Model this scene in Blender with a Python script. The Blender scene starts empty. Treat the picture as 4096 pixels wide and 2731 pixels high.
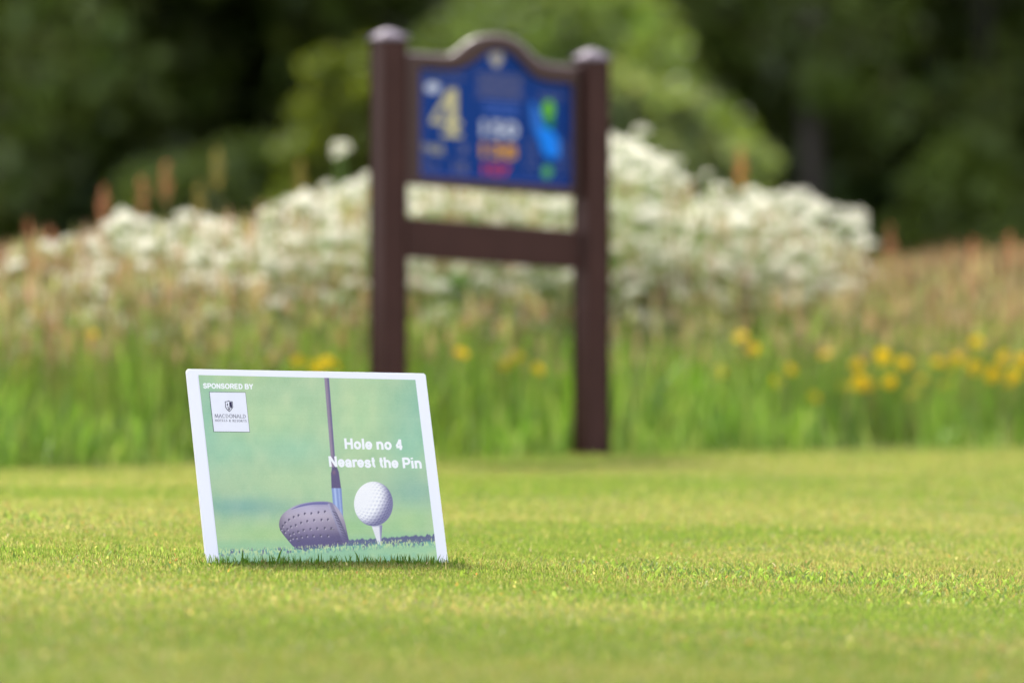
import bpy, math, random
import numpy as np
from mathutils import Vector, Matrix
random.seed(7); RNG = np.random.default_rng(11)
SC = bpy.context.scene; COL = SC.collection
F = 22755.0                      # focal length in photo pixels (200 mm on a 36 mm sensor, 4096 wide)
CAMZ = 0.635; YH = 1050.0        # camera height, horizon row
PI = math.pi

def at(px, py, d):               # photo pixel + distance -> point
    return Vector(((px-2048.0)/F*d, d, CAMZ-(py-YH)/F*d))

# ------------------------------------------------------------------ helpers
def s2l(c):
    c = np.asarray(c, float)/255.0
    return np.where(c <= 0.04045, c/12.92, ((c+0.055)/1.055)**2.4)

def vnoise(x, y, seed=0, n=256):
    g = np.random.default_rng(seed).random((n, n))
    x = np.asarray(x, float)+1000.0; y = np.asarray(y, float)+1000.0
    xi = np.floor(x).astype(int); yi = np.floor(y).astype(int)
    fx = x-xi; fy = y-yi; fx = fx*fx*(3-2*fx); fy = fy*fy*(3-2*fy)
    a = g[xi % n, yi % n]; b = g[(xi+1) % n, yi % n]; c = g[xi % n, (yi+1) % n]; d = g[(xi+1) % n, (yi+1) % n]
    return (a*(1-fx)+b*fx)*(1-fy)+(c*(1-fx)+d*fx)*fy

def fbm(x, y, seed=0, o=4):
    s = 0; a = 0.5; t = 0
    for i in range(o):
        s = s+a*vnoise(np.asarray(x)*2**i, np.asarray(y)*2**i, seed+i); t += a; a *= .5
    return s/t

def sstep(e0, e1, x):
    t = np.clip((np.asarray(x, float)-e0)/(e1-e0), 0, 1); return t*t*(3-2*t)

def gz(x, y):                    # height of the ground
    x = np.asarray(x, float); y = np.asarray(y, float)
    w = 1-sstep(13.2, 18.2, y)
    near = -(0.0163+0.032*3*np.tanh(x/3))*w
    lump = (fbm(x*1.3, y*0.8, 5, 3)-.5)*0.022*(1-np.exp(-((x+.39)**2+(y-12.05)**2)/.35))
    return near+lump*sstep(60, 20, y)-.016*sstep(15.5, 18, y)

def edge_y(x):                   # where the mown grass ends
    return 18.80+0.577*np.asarray(x, float)+ (vnoise(np.asarray(x)*2.2, 0*np.asarray(x), 31)-.5)*.10

def mesh_np(name, V, quads=None, tris=None, mat=None, col=None, smooth=False):
    V = np.ascontiguousarray(V, dtype=np.float32)
    me = bpy.data.meshes.new(name)
    nq = 0 if quads is None else len(quads); nt = 0 if tris is None else len(tris)
    me.vertices.add(len(V)); me.vertices.foreach_set('co', V.ravel())
    loops = []
    if nq: loops.append(np.asarray(quads, np.int32).ravel())
    if nt: loops.append(np.asarray(tris, np.int32).ravel())
    L = np.concatenate(loops)
    me.loops.add(len(L)); me.loops.foreach_set('vertex_index', L)
    tot = np.concatenate([np.full(nq, 4, np.int32), np.full(nt, 3, np.int32)])
    st = np.concatenate([[0], np.cumsum(tot)[:-1]]).astype(np.int32)
    me.polygons.add(nq+nt); me.polygons.foreach_set('loop_start', st); me.polygons.foreach_set('loop_total', tot)
    if smooth: me.polygons.foreach_set('use_smooth', np.ones(nq+nt, dtype=bool))
    me.update(calc_edges=True)
    if col is not None:
        a = me.color_attributes.new('Col', 'FLOAT_COLOR', 'POINT')
        c = np.ones((len(V), 4), np.float32); c[:, :3] = col
        a.data.foreach_set('color', c.ravel())
    if mat: me.materials.append(mat)
    return me

class MB:                        # collects shapes for ONE mesh
    def __init__(s): s.v = []; s.f = []; s.c = []
    def add(s, V, Fc, c=(1, 1, 1)):
        o = len(s.v); s.v += [tuple(p) for p in V]; s.f += [tuple(i+o for i in f) for f in Fc]; s.c += [tuple(c)]*len(V)
    def box(s, O, ax, ay, az, c=(1, 1, 1)):
        O = Vector(O); ax = Vector(ax); ay = Vector(ay); az = Vector(az)
        V = [O, O+ax, O+ax+ay, O+ay, O+az, O+ax+az, O+ax+ay+az, O+ay+az]
        s.add(V, [(0, 3, 2, 1), (4, 5, 6, 7), (0, 1, 5, 4), (1, 2, 6, 5), (2, 3, 7, 6), (3, 0, 4, 7)], c)
    def tube(s, pts, rad, n=6, c=(1, 1, 1)):
        pts = [Vector(p) for p in pts]; V = []; Fc = []
        for i, p in enumerate(pts):
            d = (pts[min(i+1, len(pts)-1)]-pts[max(i-1, 0)]).normalized()
            a = d.cross(Vector((.3, .9, .1))).normalized(); b = d.cross(a)
            for k in range(n):
                t = 2*PI*k/n; V.append(p+(a*math.cos(t)+b*math.sin(t))*rad[i])
        for i in range(len(pts)-1):
            for k in range(n):
                Fc.append((i*n+k, i*n+(k+1) % n, (i+1)*n+(k+1) % n, (i+1)*n+k))
        Fc.append(tuple(range(n))[::-1]); Fc.append(tuple(range((len(pts)-1)*n, len(pts)*n)))
        s.add(V, Fc, c)
    def mesh(s, name, mat, origin=(0, 0, 0), smooth=False):
        me = bpy.data.meshes.new(name); O = Vector(origin)
        me.from_pydata([Vector(p)-O for p in s.v], [], s.f); me.update()
        a = me.color_attributes.new('Col', 'FLOAT_COLOR', 'POINT')
        c = np.ones((len(s.v), 4), np.float32); c[:, :3] = np.array(s.c); a.data.foreach_set('color', c.ravel())
        me.materials.append(mat)
        if smooth: me.polygons.foreach_set('use_smooth', np.ones(len(me.polygons), dtype=bool))
        return me

def link(name, data, parent=None, loc=None):
    o = bpy.data.objects.new(name, data); COL.objects.link(o)
    if parent is not None: o.parent = parent
    if loc is not None: o.location = loc
    return o
def tag(o, label=None, cat=None, group=None, kind=None):
    if label: o['label'] = label
    if cat: o['category'] = cat
    if group: o['group'] = group
    if kind: o['kind'] = kind
    return o
def thing(name, label, cat, loc, group=None):
    return tag(link(name, None, None, loc), label, cat, group)
def copy_tree(o, parent=None):
    c = o.copy(); COL.objects.link(c); c.parent = parent
    for ch in list(o.children): copy_tree(ch, c)
    return c

# ------------------------------------------------------------------ materials
def mat(name): 
    m = bpy.data.materials.new(name); m.use_nodes = True
    nt = m.node_tree; nt.nodes.clear()
    out = nt.nodes.new('ShaderNodeOutputMaterial'); return m, nt, out
def principled(name, col, rough=.5, noise=0.0, nscale=20, spec=.5, attr=False, bump=0.0, coat=0.0):
    m, nt, out = mat(name); N = nt.nodes; Lk = nt.links
    b = N.new('ShaderNodeBsdfPrincipled'); b.inputs['Roughness'].default_value = rough
    b.inputs['Specular IOR Level'].default_value = spec
    if coat: b.inputs['Coat Weight'].default_value = coat
    tc = N.new('ShaderNodeTexCoord'); nz = N.new('ShaderNodeTexNoise'); nz.inputs['Scale'].default_value = nscale; nz.inputs['Detail'].default_value = 6
    Lk.new(tc.outputs['Object'], nz.inputs['Vector'])
    hsv = N.new('ShaderNodeHueSaturation')
    if attr:
        a = N.new('ShaderNodeAttribute'); a.attribute_name = 'Col'; Lk.new(a.outputs['Color'], hsv.inputs['Color'])
    else: hsv.inputs['Color'].default_value = (*col, 1)
    mr = N.new('ShaderNodeMapRange'); mr.inputs['To Min'].default_value = 1-noise; mr.inputs['To Max'].default_value = 1+noise
    mr.inputs['From Min'].default_value = .25; mr.inputs['From Max'].default_value = .75
    Lk.new(nz.outputs['Fac'], mr.inputs['Value']); Lk.new(mr.outputs['Result'], hsv.inputs['Value'])
    Lk.new(hsv.outputs['Color'], b.inputs['Base Color'])
    if bump:
        bp = N.new('ShaderNodeBump'); bp.inputs['Strength'].default_value = bump; bp.inputs['Distance'].default_value = .01
        Lk.new(nz.outputs['Fac'], bp.inputs['Height']); Lk.new(bp.outputs['Normal'], b.inputs['Normal'])
    Lk.new(b.outputs[0], out.inputs['Surface']); return m
def leafy(name, transl=.45, gloss=.04, gain=1.0, tcol=(1.1, 1.15, .6)):
    m, nt, out = mat(name); N = nt.nodes; Lk = nt.links
    a = N.new('ShaderNodeAttribute'); a.attribute_name = 'Col'
    d = N.new('ShaderNodeBsdfDiffuse'); t = N.new('ShaderNodeBsdfTranslucent'); g = N.new('ShaderNodeBsdfGlossy')
    g.inputs['Roughness'].default_value = .45; g.inputs['Color'].default_value = (.8, .85, .8, 1)
    tm = N.new('ShaderNodeMix'); tm.data_type = 'RGBA'; tm.blend_type = 'MULTIPLY'; tm.inputs[0].default_value = 1
    tm.inputs[7].default_value = (*[c*gain for c in tcol], 1)
    dm = N.new('ShaderNodeMix'); dm.data_type = 'RGBA'; dm.blend_type = 'MULTIPLY'; dm.inputs[0].default_value = 1; dm.inputs[7].default_value = (gain, gain, gain, 1)
    Lk.new(a.outputs['Color'], tm.inputs[6]); Lk.new(a.outputs['Color'], dm.inputs[6])
    Lk.new(dm.outputs[2], d.inputs['Color']); Lk.new(tm.outputs[2], t.inputs['Color'])
    m1 = N.new('ShaderNodeMixShader'); m1.inputs[0].default_value = transl
    Lk.new(d.outputs[0], m1.inputs[1]); Lk.new(t.outputs[0], m1.inputs[2])
    m2 = N.new('ShaderNodeMixShader'); m2.inputs[0].default_value = gloss
    Lk.new(m1.outputs[0], m2.inputs[1]); Lk.new(g.outputs[0], m2.inputs[2])
    Lk.new(m2.outputs[0], out.inputs['Surface']); return m

M_LAWN = leafy('lawn_blades', .5, .010, .89)
M_TALL = leafy('tall_grass_blades', .5, .04, 1.0)
M_LEAF = leafy('tree_leaves', .5, .03, 1.0)
M_PETAL = leafy('petals', .45, .02, 1.0, (1, 1, 1))
M_STEM = leafy('stems', .2, .04, 1.0)
M_BARK = principled('bark', (.035, .032, .025), .9, .35, 6, .2, bump=.5)
M_POST = principled('brown_plastic_lumber', (.052, .021, .018), .6, .12, 9, .16)
M_FRAME = principled('smooth_brown_plastic', (.054, .023, .019), .45, .10, 12, .35)
M_CAP = principled('sky_sheen_brown_plastic', (.19, .155, .185), .65, .06, 30, .15)  # post caps: sky sheen on the brown plastic painted in as a pale lilac base
M_PANEL = principled('blue_panel', (.003, .036, .21), .5, .05, 12, .12)
M_BOARD = principled('white_corrugated_plastic', (.85, .825, .93), .38, .015, 6, .4)
M_PRINT = principled('printed_sheet', (1, 1, 1), .35, .015, 9, .45, attr=True)
def flat(name, rgb, k=1.0): return principled(name, tuple(s2l(rgb)*k*.8), .5, .02, 40, .2)

# ------------------------------------------------------------------ ground
def graded(a, b, n, p):
    t = np.linspace(-1, 1, n); t = np.sign(t)*np.abs(t)**p
    return (a+b)/2+(b-a)/2*t
xs = graded(-260, 260, 181, 3.2)
ys = np.concatenate([np.linspace(-30, 5, 8), np.linspace(6, 26, 110), np.linspace(28, 70, 22), np.linspace(80, 400, 14)])
X, Y = np.meshgrid(xs, ys); Z = gz(X, Y)
nx, ny = len(xs), len(ys)
idx = np.arange(nx*ny).reshape(ny, nx)
Q = np.stack([idx[:-1, :-1].ravel(), idx[:-1, 1:].ravel(), idx[1:, 1:].ravel(), idx[1:, :-1].ravel()], 1)
gm, nt, out = mat('turf_soil'); N = nt.nodes; Lk = nt.links
tc = N.new('ShaderNodeTexCoord'); n1 = N.new('ShaderNodeTexNoise'); n1.inputs['Scale'].default_value = 2.2; n1.inputs['Detail'].default_value = 8
n2 = N.new('ShaderNodeTexNoise'); n2.inputs['Scale'].default_value = 140; n2.inputs['Detail'].default_value = 4
cr = N.new('ShaderNodeValToRGB'); cr.color_ramp.elements[0].color = (.075, .095, .02, 1); cr.color_ramp.elements[1].color = (.17, .17, .05, 1)
cr.color_ramp.elements[0].position = .3; cr.color_ramp.elements[1].position = .7
mx = N.new('ShaderNodeMix'); mx.data_type = 'RGBA'; mx.inputs[7].default_value = (.10, .08, .035, 1)
b = N.new('ShaderNodeBsdfPrincipled'); b.inputs['Roughness'].default_value = .95; b.inputs['Specular IOR Level'].default_value = .1
Lk.new(tc.outputs['Object'], n1.inputs['Vector']); Lk.new(tc.outputs['Object'], n2.inputs['Vector'])
Lk.new(n1.outputs['Fac'], cr.inputs['Fac']); Lk.new(cr.outputs['Color'], mx.inputs[6]); Lk.new(n2.outputs['Fac'], mx.inputs[0])
Lk.new(mx.outputs[2], b.inputs['Base Color']); Lk.new(b.outputs[0], out.inputs['Surface'])
g = link('ground', mesh_np('ground', np.stack([X.ravel(), Y.ravel(), Z.ravel()], 1), Q, None, gm, None, True))
tag(g, kind='structure')

# ------------------------------------------------------------------ blades
def blades(x, y, z, h, w, az, lean, col, seg=2, tipcol=None, curl=1.6):
    """ribbons of grass: seg quads and a tip triangle each"""
    n = len(x); ca, sa = np.cos(az), np.sin(az)
    fa = az+RNG.uniform(-1.2, 1.2, n)            # facing of the flat side
    wx, wy = -np.sin(fa), np.cos(fa)
    V = np.zeros((n, 2*seg+1, 3)); C = np.zeros((n, 2*seg+1, 3))
    tc_ = col if tipcol is None else tipcol
    for i in range(seg+1):
        t = i/seg*(.999 if seg > 1 else 1)
        off = lean*h*t**curl; hh = h*t*np.sqrt(np.clip(1-(lean*t)**2*.5, .1, 1))
        cx, cy, cz = x+ca*off, y+sa*off, z+hh
        cc = col*(1-t)+tc_*t
        if i < seg:
            ww = w*.5*(1-.35*t)
            V[:, 2*i] = np.stack([cx-wx*ww, cy-wy*ww, cz], 1); V[:, 2*i+1] = np.stack([cx+wx*ww, cy+wy*ww, cz], 1)
            C[:, 2*i] = cc; C[:, 2*i+1] = cc
        else:
            V[:, 2*seg] = np.stack([cx, cy, cz], 1); C[:, 2*seg] = cc
    k = 2*seg+1; base = (np.arange(n)*k)[:, None]
    qs = [base+np.array([[2*i, 2*i+1, 2*i+3, 2*i+2]]) for i in range(seg-1)]
    Qd = np.concatenate(qs) if qs else np.zeros((0, 4), int)
    T = base+np.array([[2*seg-2, 2*seg-1, 2*seg]])
    return V.reshape(-1, 3), Qd, T, C.reshape(-1, 3)

def merge(parts):
    o = 0; Vs, Qs, Ts, Cs = [], [], [], []
    for V, Qd, T, C in parts:
        Vs.append(V); Cs.append(C)
        if Qd is not None and len(Qd): Qs.append(Qd+o)
        if T is not None and len(T): Ts.append(T+o)
        o += len(V)
    return (np.concatenate(Vs), np.concatenate(Qs) if Qs else None, np.concatenate(Ts) if Ts else None, np.concatenate(Cs))

def diamonds(P, h, w, col, tilt=None):
    """pointed leaf shapes, long axis up: two crossing faces each"""
    n = len(P); a = RNG.uniform(0, PI, n); out_ = []
    up = np.stack([RNG.normal(0, .12, n), RNG.normal(0, .12, n), np.ones(n)], 1) if tilt is None else tilt
    for s in (0, PI/2):
        d = np.stack([np.cos(a+s), np.sin(a+s), 0*a], 1)*(w*.5)[:, None]
        V = np.stack([P, P+up*(h*.4)[:, None]+d, P+up*h[:, None], P+up*(h*.4)[:, None]-d], 1).reshape(-1, 3)
        Qd = (np.arange(n)*4)[:, None]+np.array([[0, 1, 2, 3]])
        out_.append((V, Qd, None, np.repeat(col, 4, 0)))
    return merge(out_)

def pick(n, pal, wts, jit=.13):
    pal = np.array(pal, float); k = RNG.choice(len(pal), n, p=np.array(wts)/sum(wts))
    return pal[k]*(1+RNG.normal(0, jit, (n, 1)))*(1+RNG.normal(0, .05, (n, 3)))

# mown lawn ---------------------------------------------------------
SCALE_LAWN = 1.0
def lawn_zone(y0, y1, dens, h, w, xm):
    xm += 1.1; area = (y1-y0)*2*xm; n = int(area*dens*SCALE_LAWN)
    y = RNG.uniform(y0, y1, n); x = RNG.uniform(-xm, xm, n)
    lim = .105*y+.14; keep = ((np.abs(x) < lim) | ((np.abs(x) < lim+1.1) & (RNG.random(n) < .3))) & (y < edge_y(x)+.15); x, y = x[keep], y[keep]
    p = fbm(x*.9, y*1.5, 41, 4)                    # broad colour patches
    q = fbm(x*7, y*7, 61, 3)                         # tufts
    keep = RNG.random(len(x)) < .7+.4*q; x, y, p, q = x[keep], y[keep], p[keep], q[keep]; n = len(x)
    green = pick(n, [(.182, .255, .042), (.132, .203, .034), (.235, .285, .062), (.31, .32, .10)], [4, 3, 4, 2])
    dry = pick(n, [(.48, .42, .22), (.38, .24, .12), (.32, .31, .12)], [3, 1, 3])
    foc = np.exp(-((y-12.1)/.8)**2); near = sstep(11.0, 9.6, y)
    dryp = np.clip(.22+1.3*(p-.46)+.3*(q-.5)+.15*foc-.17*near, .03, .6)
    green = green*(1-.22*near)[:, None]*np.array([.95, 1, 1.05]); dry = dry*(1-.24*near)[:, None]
    jj = 1+RNG.normal(0, 1, n)*(.36*foc); green = green*np.clip(jj, .35, 1.7)[:, None]
    brown = (RNG.random(n) < .12*foc)[:, None]; dry = np.where(brown, np.array([.16, .09, .045]), dry)
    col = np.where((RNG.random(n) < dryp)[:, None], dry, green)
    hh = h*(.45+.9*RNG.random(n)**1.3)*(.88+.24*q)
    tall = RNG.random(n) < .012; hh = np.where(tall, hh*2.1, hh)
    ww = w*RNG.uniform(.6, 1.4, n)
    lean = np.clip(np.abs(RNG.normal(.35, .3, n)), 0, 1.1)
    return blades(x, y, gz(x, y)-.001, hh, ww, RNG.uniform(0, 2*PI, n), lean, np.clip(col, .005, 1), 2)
parts = [lawn_zone(7.9, 10.2, 24000, .0105, .0022, 1.25),
         lawn_zone(10.2, 11.4, 32000, .0100, .0018, 1.4),
         lawn_zone(11.4, 13.2, 62000, .0092, .0015, 1.6),
         lawn_zone(13.2, 15.5, 26000, .0100, .0022, 1.85),
         lawn_zone(15.5, 21.0, 14000, .0105, .0032, 2.5)]
# broad weed leaves (plantain, clover) in loose patches
def weeds(cx, cy, rx, ry, n, size):
    x = RNG.normal(cx, rx, n); y = RNG.normal(cy, ry, n)
    c = pick(n, [(.22, .30, .075), (.18, .26, .06), (.27, .33, .12)], [3, 3, 2])
    return blades(x, y, gz(x, y)+.003, size*RNG.uniform(.6, 1.3, n), size*.42*RNG.uniform(.7, 1.2, n), RNG.uniform(0, 2*PI, n), RNG.uniform(.5, 1.05, n), c, 3)
for px, py, rx, n in [(3000, 2290, .16, 260), (3450, 2300, .22, 420), (3900, 2340, .14, 250), (2500, 2275, .14, 150), (150, 2150, .14, 120), (60, 2170, .1, 60), (980, 2330, .2, 60), (2350, 2420, .3, 60), (650, 2290, .2, 40)]:
    d = F*.66/(py-YH); parts.append(weeds((px-2048)/F*d, d, rx, .20, n, .014))
# longer tufts missed by the mower at the foot of the board
n = 420; t = RNG.random(n); x = -.66+.56*t+RNG.normal(0, .01, n); y = 11.90+.315*t-.02-np.abs(RNG.normal(0, .035, n))
parts.append(blades(x, y, gz(x, y), RNG.uniform(.010, .028, n), RNG.uniform(.0016, .0034, n), RNG.uniform(0, 2*PI, n), np.abs(RNG.normal(.2, .25, n)), pick(n, [(.10, .20, .02), (.15, .26, .03), (.3, .3, .1)], [5, 4, 1]), 3))
n = 8; t = RNG.random(n); x = -.65+.5*t; y = 11.90+.315*t-.03
parts.append(blades(x, y, gz(x, y), RNG.uniform(.024, .040, n), RNG.uniform(.003, .0055, n), RNG.uniform(0, 2*PI, n), RNG.uniform(.1, .6, n), pick(n, [(.12, .25, .03)], [1]), 3))
# loose clippings and dead stalks
n = 900; y = RNG.uniform(9, 16, n); x = RNG.uniform(-1, 1, n)*(.1*y); c = pick(n, [(.55, .45, .22), (.45, .22, .10), (.6, .5, .3)], [4, 2, 2])
parts.append(blades(x, y, gz(x, y)+.008, RNG.uniform(.006, .012, n), RNG.uniform(.002, .004, n), RNG.uniform(0, 2*PI, n), RNG.uniform(1.0, 1.1, n), c, 2))
V, Qd, T, C = merge(parts)
tag(link('mown_grass', mesh_np('mown_grass', V, Qd, T, M_LAWN, C)), 'short mown yellow-green lawn grass in front of the meadow', 'grass', kind='stuff')

# tall green grass along the edge ------------------------------------
TP = [(-.41, 18.6), (.262, 19.0)]
def tall(n, ymin, ymax, hfun, wid, pal, wts, lean0=.25, seg=4, xm=6.5, thin=.35, seed=71):
    x = RNG.uniform(-xm, xm, n); dy = ymin+(ymax-ymin)*RNG.random(n)**1.1; y = edge_y(x)+dy
    cl = fbm(x*3.2, y*3.2, seed, 3); keep = RNG.random(n) < thin-.12+2.2*(cl-.36); x, y, cl, dy = x[keep], y[keep], cl[keep], dy[keep]
    for (tx, ty) in TP:
        k = ~((np.abs(x-tx) < .085) & (y < ty+.06)); x, y, cl, dy = x[k], y[k], cl[k], dy[k]
    n = len(x); h = hfun(x, dy, n)*(.45+1.1*cl)
    return blades(x, y, gz(x, y), h, wid*RNG.uniform(.6, 1.4, n), RNG.uniform(0, 2*PI, n), np.clip(np.abs(RNG.normal(lean0, .25, n)), 0, .95), pick(n, pal, wts), seg)
G = [(.125, .24, .022), (.20, .305, .055), (.062, .13, .012), (.29, .34, .12)]
hl = lambda x, dy, n: (.14+.24*sstep(0, .8, dy))*RNG.uniform(.6, 1.25, n)
parts = [tall(36000, 0.0, 1.5, hl, .006, G, [4, 4, 2, 2], seed=71),
         tall(2600, -.10, .1, lambda x, dy, n: RNG.uniform(.03, .10, n), .005, G, [2, 3, 1, 3], .5, seed=72),
         tall(30000, .9, 4.5, lambda x, dy, n: RNG.uniform(.28, .52, n), .006, G+[(.30, .28, .10)], [3, 3, 2, 3, 3], seed=73)]
V, Qd, T, C = merge(parts)
tag(link('tall_grass', mesh_np('tall_grass', V, Qd, T, M_TALL, C)), 'lush uncut green grass along the edge of the lawn', 'grass', kind='stuff')

# straw and rust coloured seed grasses --------------------------------
def seedgrass(n, y0, y1, htop, heads, hw, stemw, xm=4.2):
    x = RNG.uniform(-xm, xm, n); y = edge_y(x)+RNG.uniform(y0, y1, n)
    if hw[0] > .0161-.001 and y1 < 3.5:
        kk = RNG.random(n) > .62*np.exp(-((x-.25)/.75)**2); x, y = x[kk], y[kk]; n = len(x)
    h = htop(x, n)
    az = RNG.uniform(0, 2*PI, n); ln = np.abs(RNG.normal(.08, .08, n)); z = gz(x, y)
    st = blades(x, y, z, h, np.full(n, stemw), az, ln, pick(n, [(.22, .20, .09), (.14, .18, .05), (.22, .15, .09)], [3, 3, 2]), 3)
    P = np.stack([x+np.cos(az)*ln*h*.80, y+np.sin(az)*ln*h*.80, z+h*.86], 1)
    hd = diamonds(P, RNG.uniform(.6, 1.3, n)*hw[1], RNG.uniform(.6, 1.3, n)*hw[0], pick(n, *heads))
    return merge([st, hd])
rust = ([(.235, .115, .080), (.24, .155, .12), (.17, .12, .08), (.26, .20, .14)], [4, 4, 3, 2])
straw = ([(.36, .30, .20), (.36, .24, .20), (.30, .175, .135), (.22, .24, .10)], [4, 3, 3, 3])
def hr(x, n): return (.50+.18*fbm(x*1.7, x*0, 90, 3))*RNG.uniform(.80, 1.12, n)+.08*sstep(.9, 1.6, np.abs(x-.1))
def hs(x, n): return RNG.uniform(.34, .66, n)*(.8+.4*fbm(x*2.5, x*0, 93, 3))*(1-.18*np.exp(-((x-.3)/.8)**2))
def hf(x, n):
    px_ = 2048+x/21.5*F; ty_ = np.interp(px_, [p_[0] for p_ in TOPX], [p_[1] for p_ in TOPX])
    return np.clip((CAMZ-(ty_-YH)/F*21.5)*RNG.uniform(.62, 1.0, n), .3, 1.2)
TOPX = [(-900, 1010), (30, 950), (400, 850), (900, 820), (1400, 690), (2000, 600), (2600, 600), (2950, 730), (3300, 800), (3450, 960), (4500, 1000)]
parts = [seedgrass(3400, 1.2, 3.6, hf, straw, (.014, .09), .0030, 3.0),
         seedgrass(11000, .5, 3.2, hs, straw, (.016, .085), .0030),
         seedgrass(13000, 1.6, 6.5, hr, rust, (.016, .10), .0030)]
V, Qd, T, C = merge(parts)
tag(link('seeding_grass', mesh_np('seeding_grass', V, Qd, T, M_TALL, C)), 'straw and rust coloured seeding grasses behind the green grass', 'grass', kind='stuff')

# rough meadow between the flowers and the trees
n = 60000; y = 23+22*RNG.random(n)**1.3; x = RNG.uniform(-1, 1, n)*(.13*y+3)
parts = [blades(x, y, gz(x, y), RNG.uniform(.3, .7, n), RNG.uniform(.01, .02, n), RNG.uniform(0, 2*PI, n), np.abs(RNG.normal(.2, .2, n)), pick(n, [(.10, .17, .03), (.2, .2, .07), (.26, .17, .09)], [4, 3, 2]), 2)]
V, Qd, T, C = merge(parts)
tag(link('rough_grass', mesh_np('rough_grass', V, Qd, T, M_TALL, C)), 'rough uncut meadow grass stretching back to the trees', 'grass', kind='stuff')

# ------------------------------------------------------------------ white flowers
def umbel_mesh(seed, R=.052):
    r = np.random.default_rng(seed); mb = MB()
    n = 95
    for i in range(n):
        a = r.uniform(0, 2*PI); rr = R*math.sqrt(r.random())
        c = Vector((rr*math.cos(a), rr*math.sin(a), .012-.5*rr*rr/R+r.normal(0, .004)))
        s = r.uniform(.0038, .0068); u = Vector(r.normal(0, 1, 3)).normalized(); v = u.cross(Vector(r.normal(0, 1, 3))).normalized()
        k = r.uniform(.66, .84)
        mb.add([c-u*s, c+v*s, c+u*s, c-v*s], [(0, 1, 2, 3)], (k, k*.965, k*.82))
    for i in range(12):
        a = 2*PI*i/12; e = Vector((R*.8*math.cos(a), R*.8*math.sin(a), .0))
        mb.tube([(0, 0, -.045), e*.5+Vector((0, 0, -.022)), e], [.0012, .001, .0008], 3, (.25, .36, .10))
    return mb.mesh('flower_head', M_PETAL)
UMB = [umbel_mesh(s, r) for s, r in ((1, .036), (2, .043), (3, .030), (4, .039))]
def plant_proto(seed, nu):
    r = random.Random(seed); mb = MB(); heads = []
    top = Vector((r.uniform(-.05, .05), r.uniform(-.05, .05), 1.0))
    mb.tube([(0, 0, 0), top*.5+Vector((r.uniform(-.02, .02), 0, 0)), top], [.006, .0045, .0025], 5, (.20, .32, .07))
    heads.append(top)
    for i in range(nu-1):
        t = .26+.58*(i+1)/nu; b = top*t; a = r.uniform(0, 2*PI); L = r.uniform(.08, .26)
        e = b+Vector((math.cos(a)*L, math.sin(a)*L, r.uniform(.02, .20)))
        mb.tube([b, b*.5+e*.5+Vector((0, 0, -.015)), e], [.003, .0025, .002], 4, (.22, .34, .08)); heads.append(e)
    for i in range(12):
        t = r.uniform(.06, .6); b = top*t; a = r.uniform(0, 2*PI); L = r.uniform(.07, .16)
        d = Vector((math.cos(a), math.sin(a), r.uniform(-.1, .5))); s = Vector((-math.sin(a), math.cos(a), 0))*L*.22
        mb.add([b, b+d*L*.5+s, b+d*L, b+d*L*.5-s], [(0, 1, 2, 3)], (.10, .22, .03))
    return mb.mesh('stem', M_STEM), heads
PROT = [plant_proto(s, nu) for s, nu in ((1, 13), (2, 12), (3, 14), (4, 12), (5, 13))]
def white_plant(x, y, h, k, label, group, rot=0.0, nh=99):
    sm, heads = PROT[k % len(PROT)]
    o = thing('white_flower_plant', label, 'wildflower', (x, y, float(gz(x, y))), group); o.rotation_euler.z = rot
    s = link('stem', sm, o); s.scale = (1, 1, h)
    for i, e in enumerate(heads[:nh]):
        f = link('flower_head', UMB[(i+k) % 4], o, (e.x, e.y, e.z*h))
        f.rotation_euler = (random.uniform(-.35, .35), random.uniform(-.35, .35), random.uniform(0, 6)); q = random.uniform(.62, 1.2); f.scale = (q, q, q)
    return o
TOPL = [(-900, 1010), (-100, 1000), (30, 970), (110, 940), (260, 930), (400, 850), (520, 830), (700, 810), (900, 830), (1020, 790), (1150, 740), (1300, 720), (1400, 680), (1500, 620), (1800, 600), (2100, 590), (2400, 470), (2520, 500), (2600, 560), (2690, 590), (2800, 665), (2950, 720), (3050, 745), (3150, 700), (3260, 735), (3330, 800), (3380, 900), (3420, 960), (3450, 1060)]
def topy(px): return float(np.interp(px, [p[0] for p in TOPL], [p[1] for p in TOPL]))
k = 0
for i in range(420):
    px = random.uniform(-60, 3340); d = float(edge_y((px-2048)/F*21.5))+random.uniform(1.5, 4.2)
    if px < 380 and random.random() < .6: continue
    if px < 1350 and random.random() < .15: continue
    if k >= 292: break
    x = (px-2048)/F*d; ty = topy(px)+abs(random.gauss(0, 1))*120*(1.0 if px > 1300 else 1.15)
    h = CAMZ-(ty-YH)/F*d-float(gz(x, d))-.04
    if h < .35: continue
    if px < 1450: L, Gp = 'tall plant with flat white flower heads in the drift left of the hole sign', 'white flowers left of the hole sign'
    elif px < 2440: L, Gp = 'white flower plant seen behind and beneath the blue hole sign', 'white flowers behind the hole sign'
    else: L, Gp = 'white flower plant in the dense bank right of the hole sign', 'white flowers right of the hole sign'
    white_plant(x, d, h, k, L, Gp, random.uniform(0, 6)); k += 1
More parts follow.
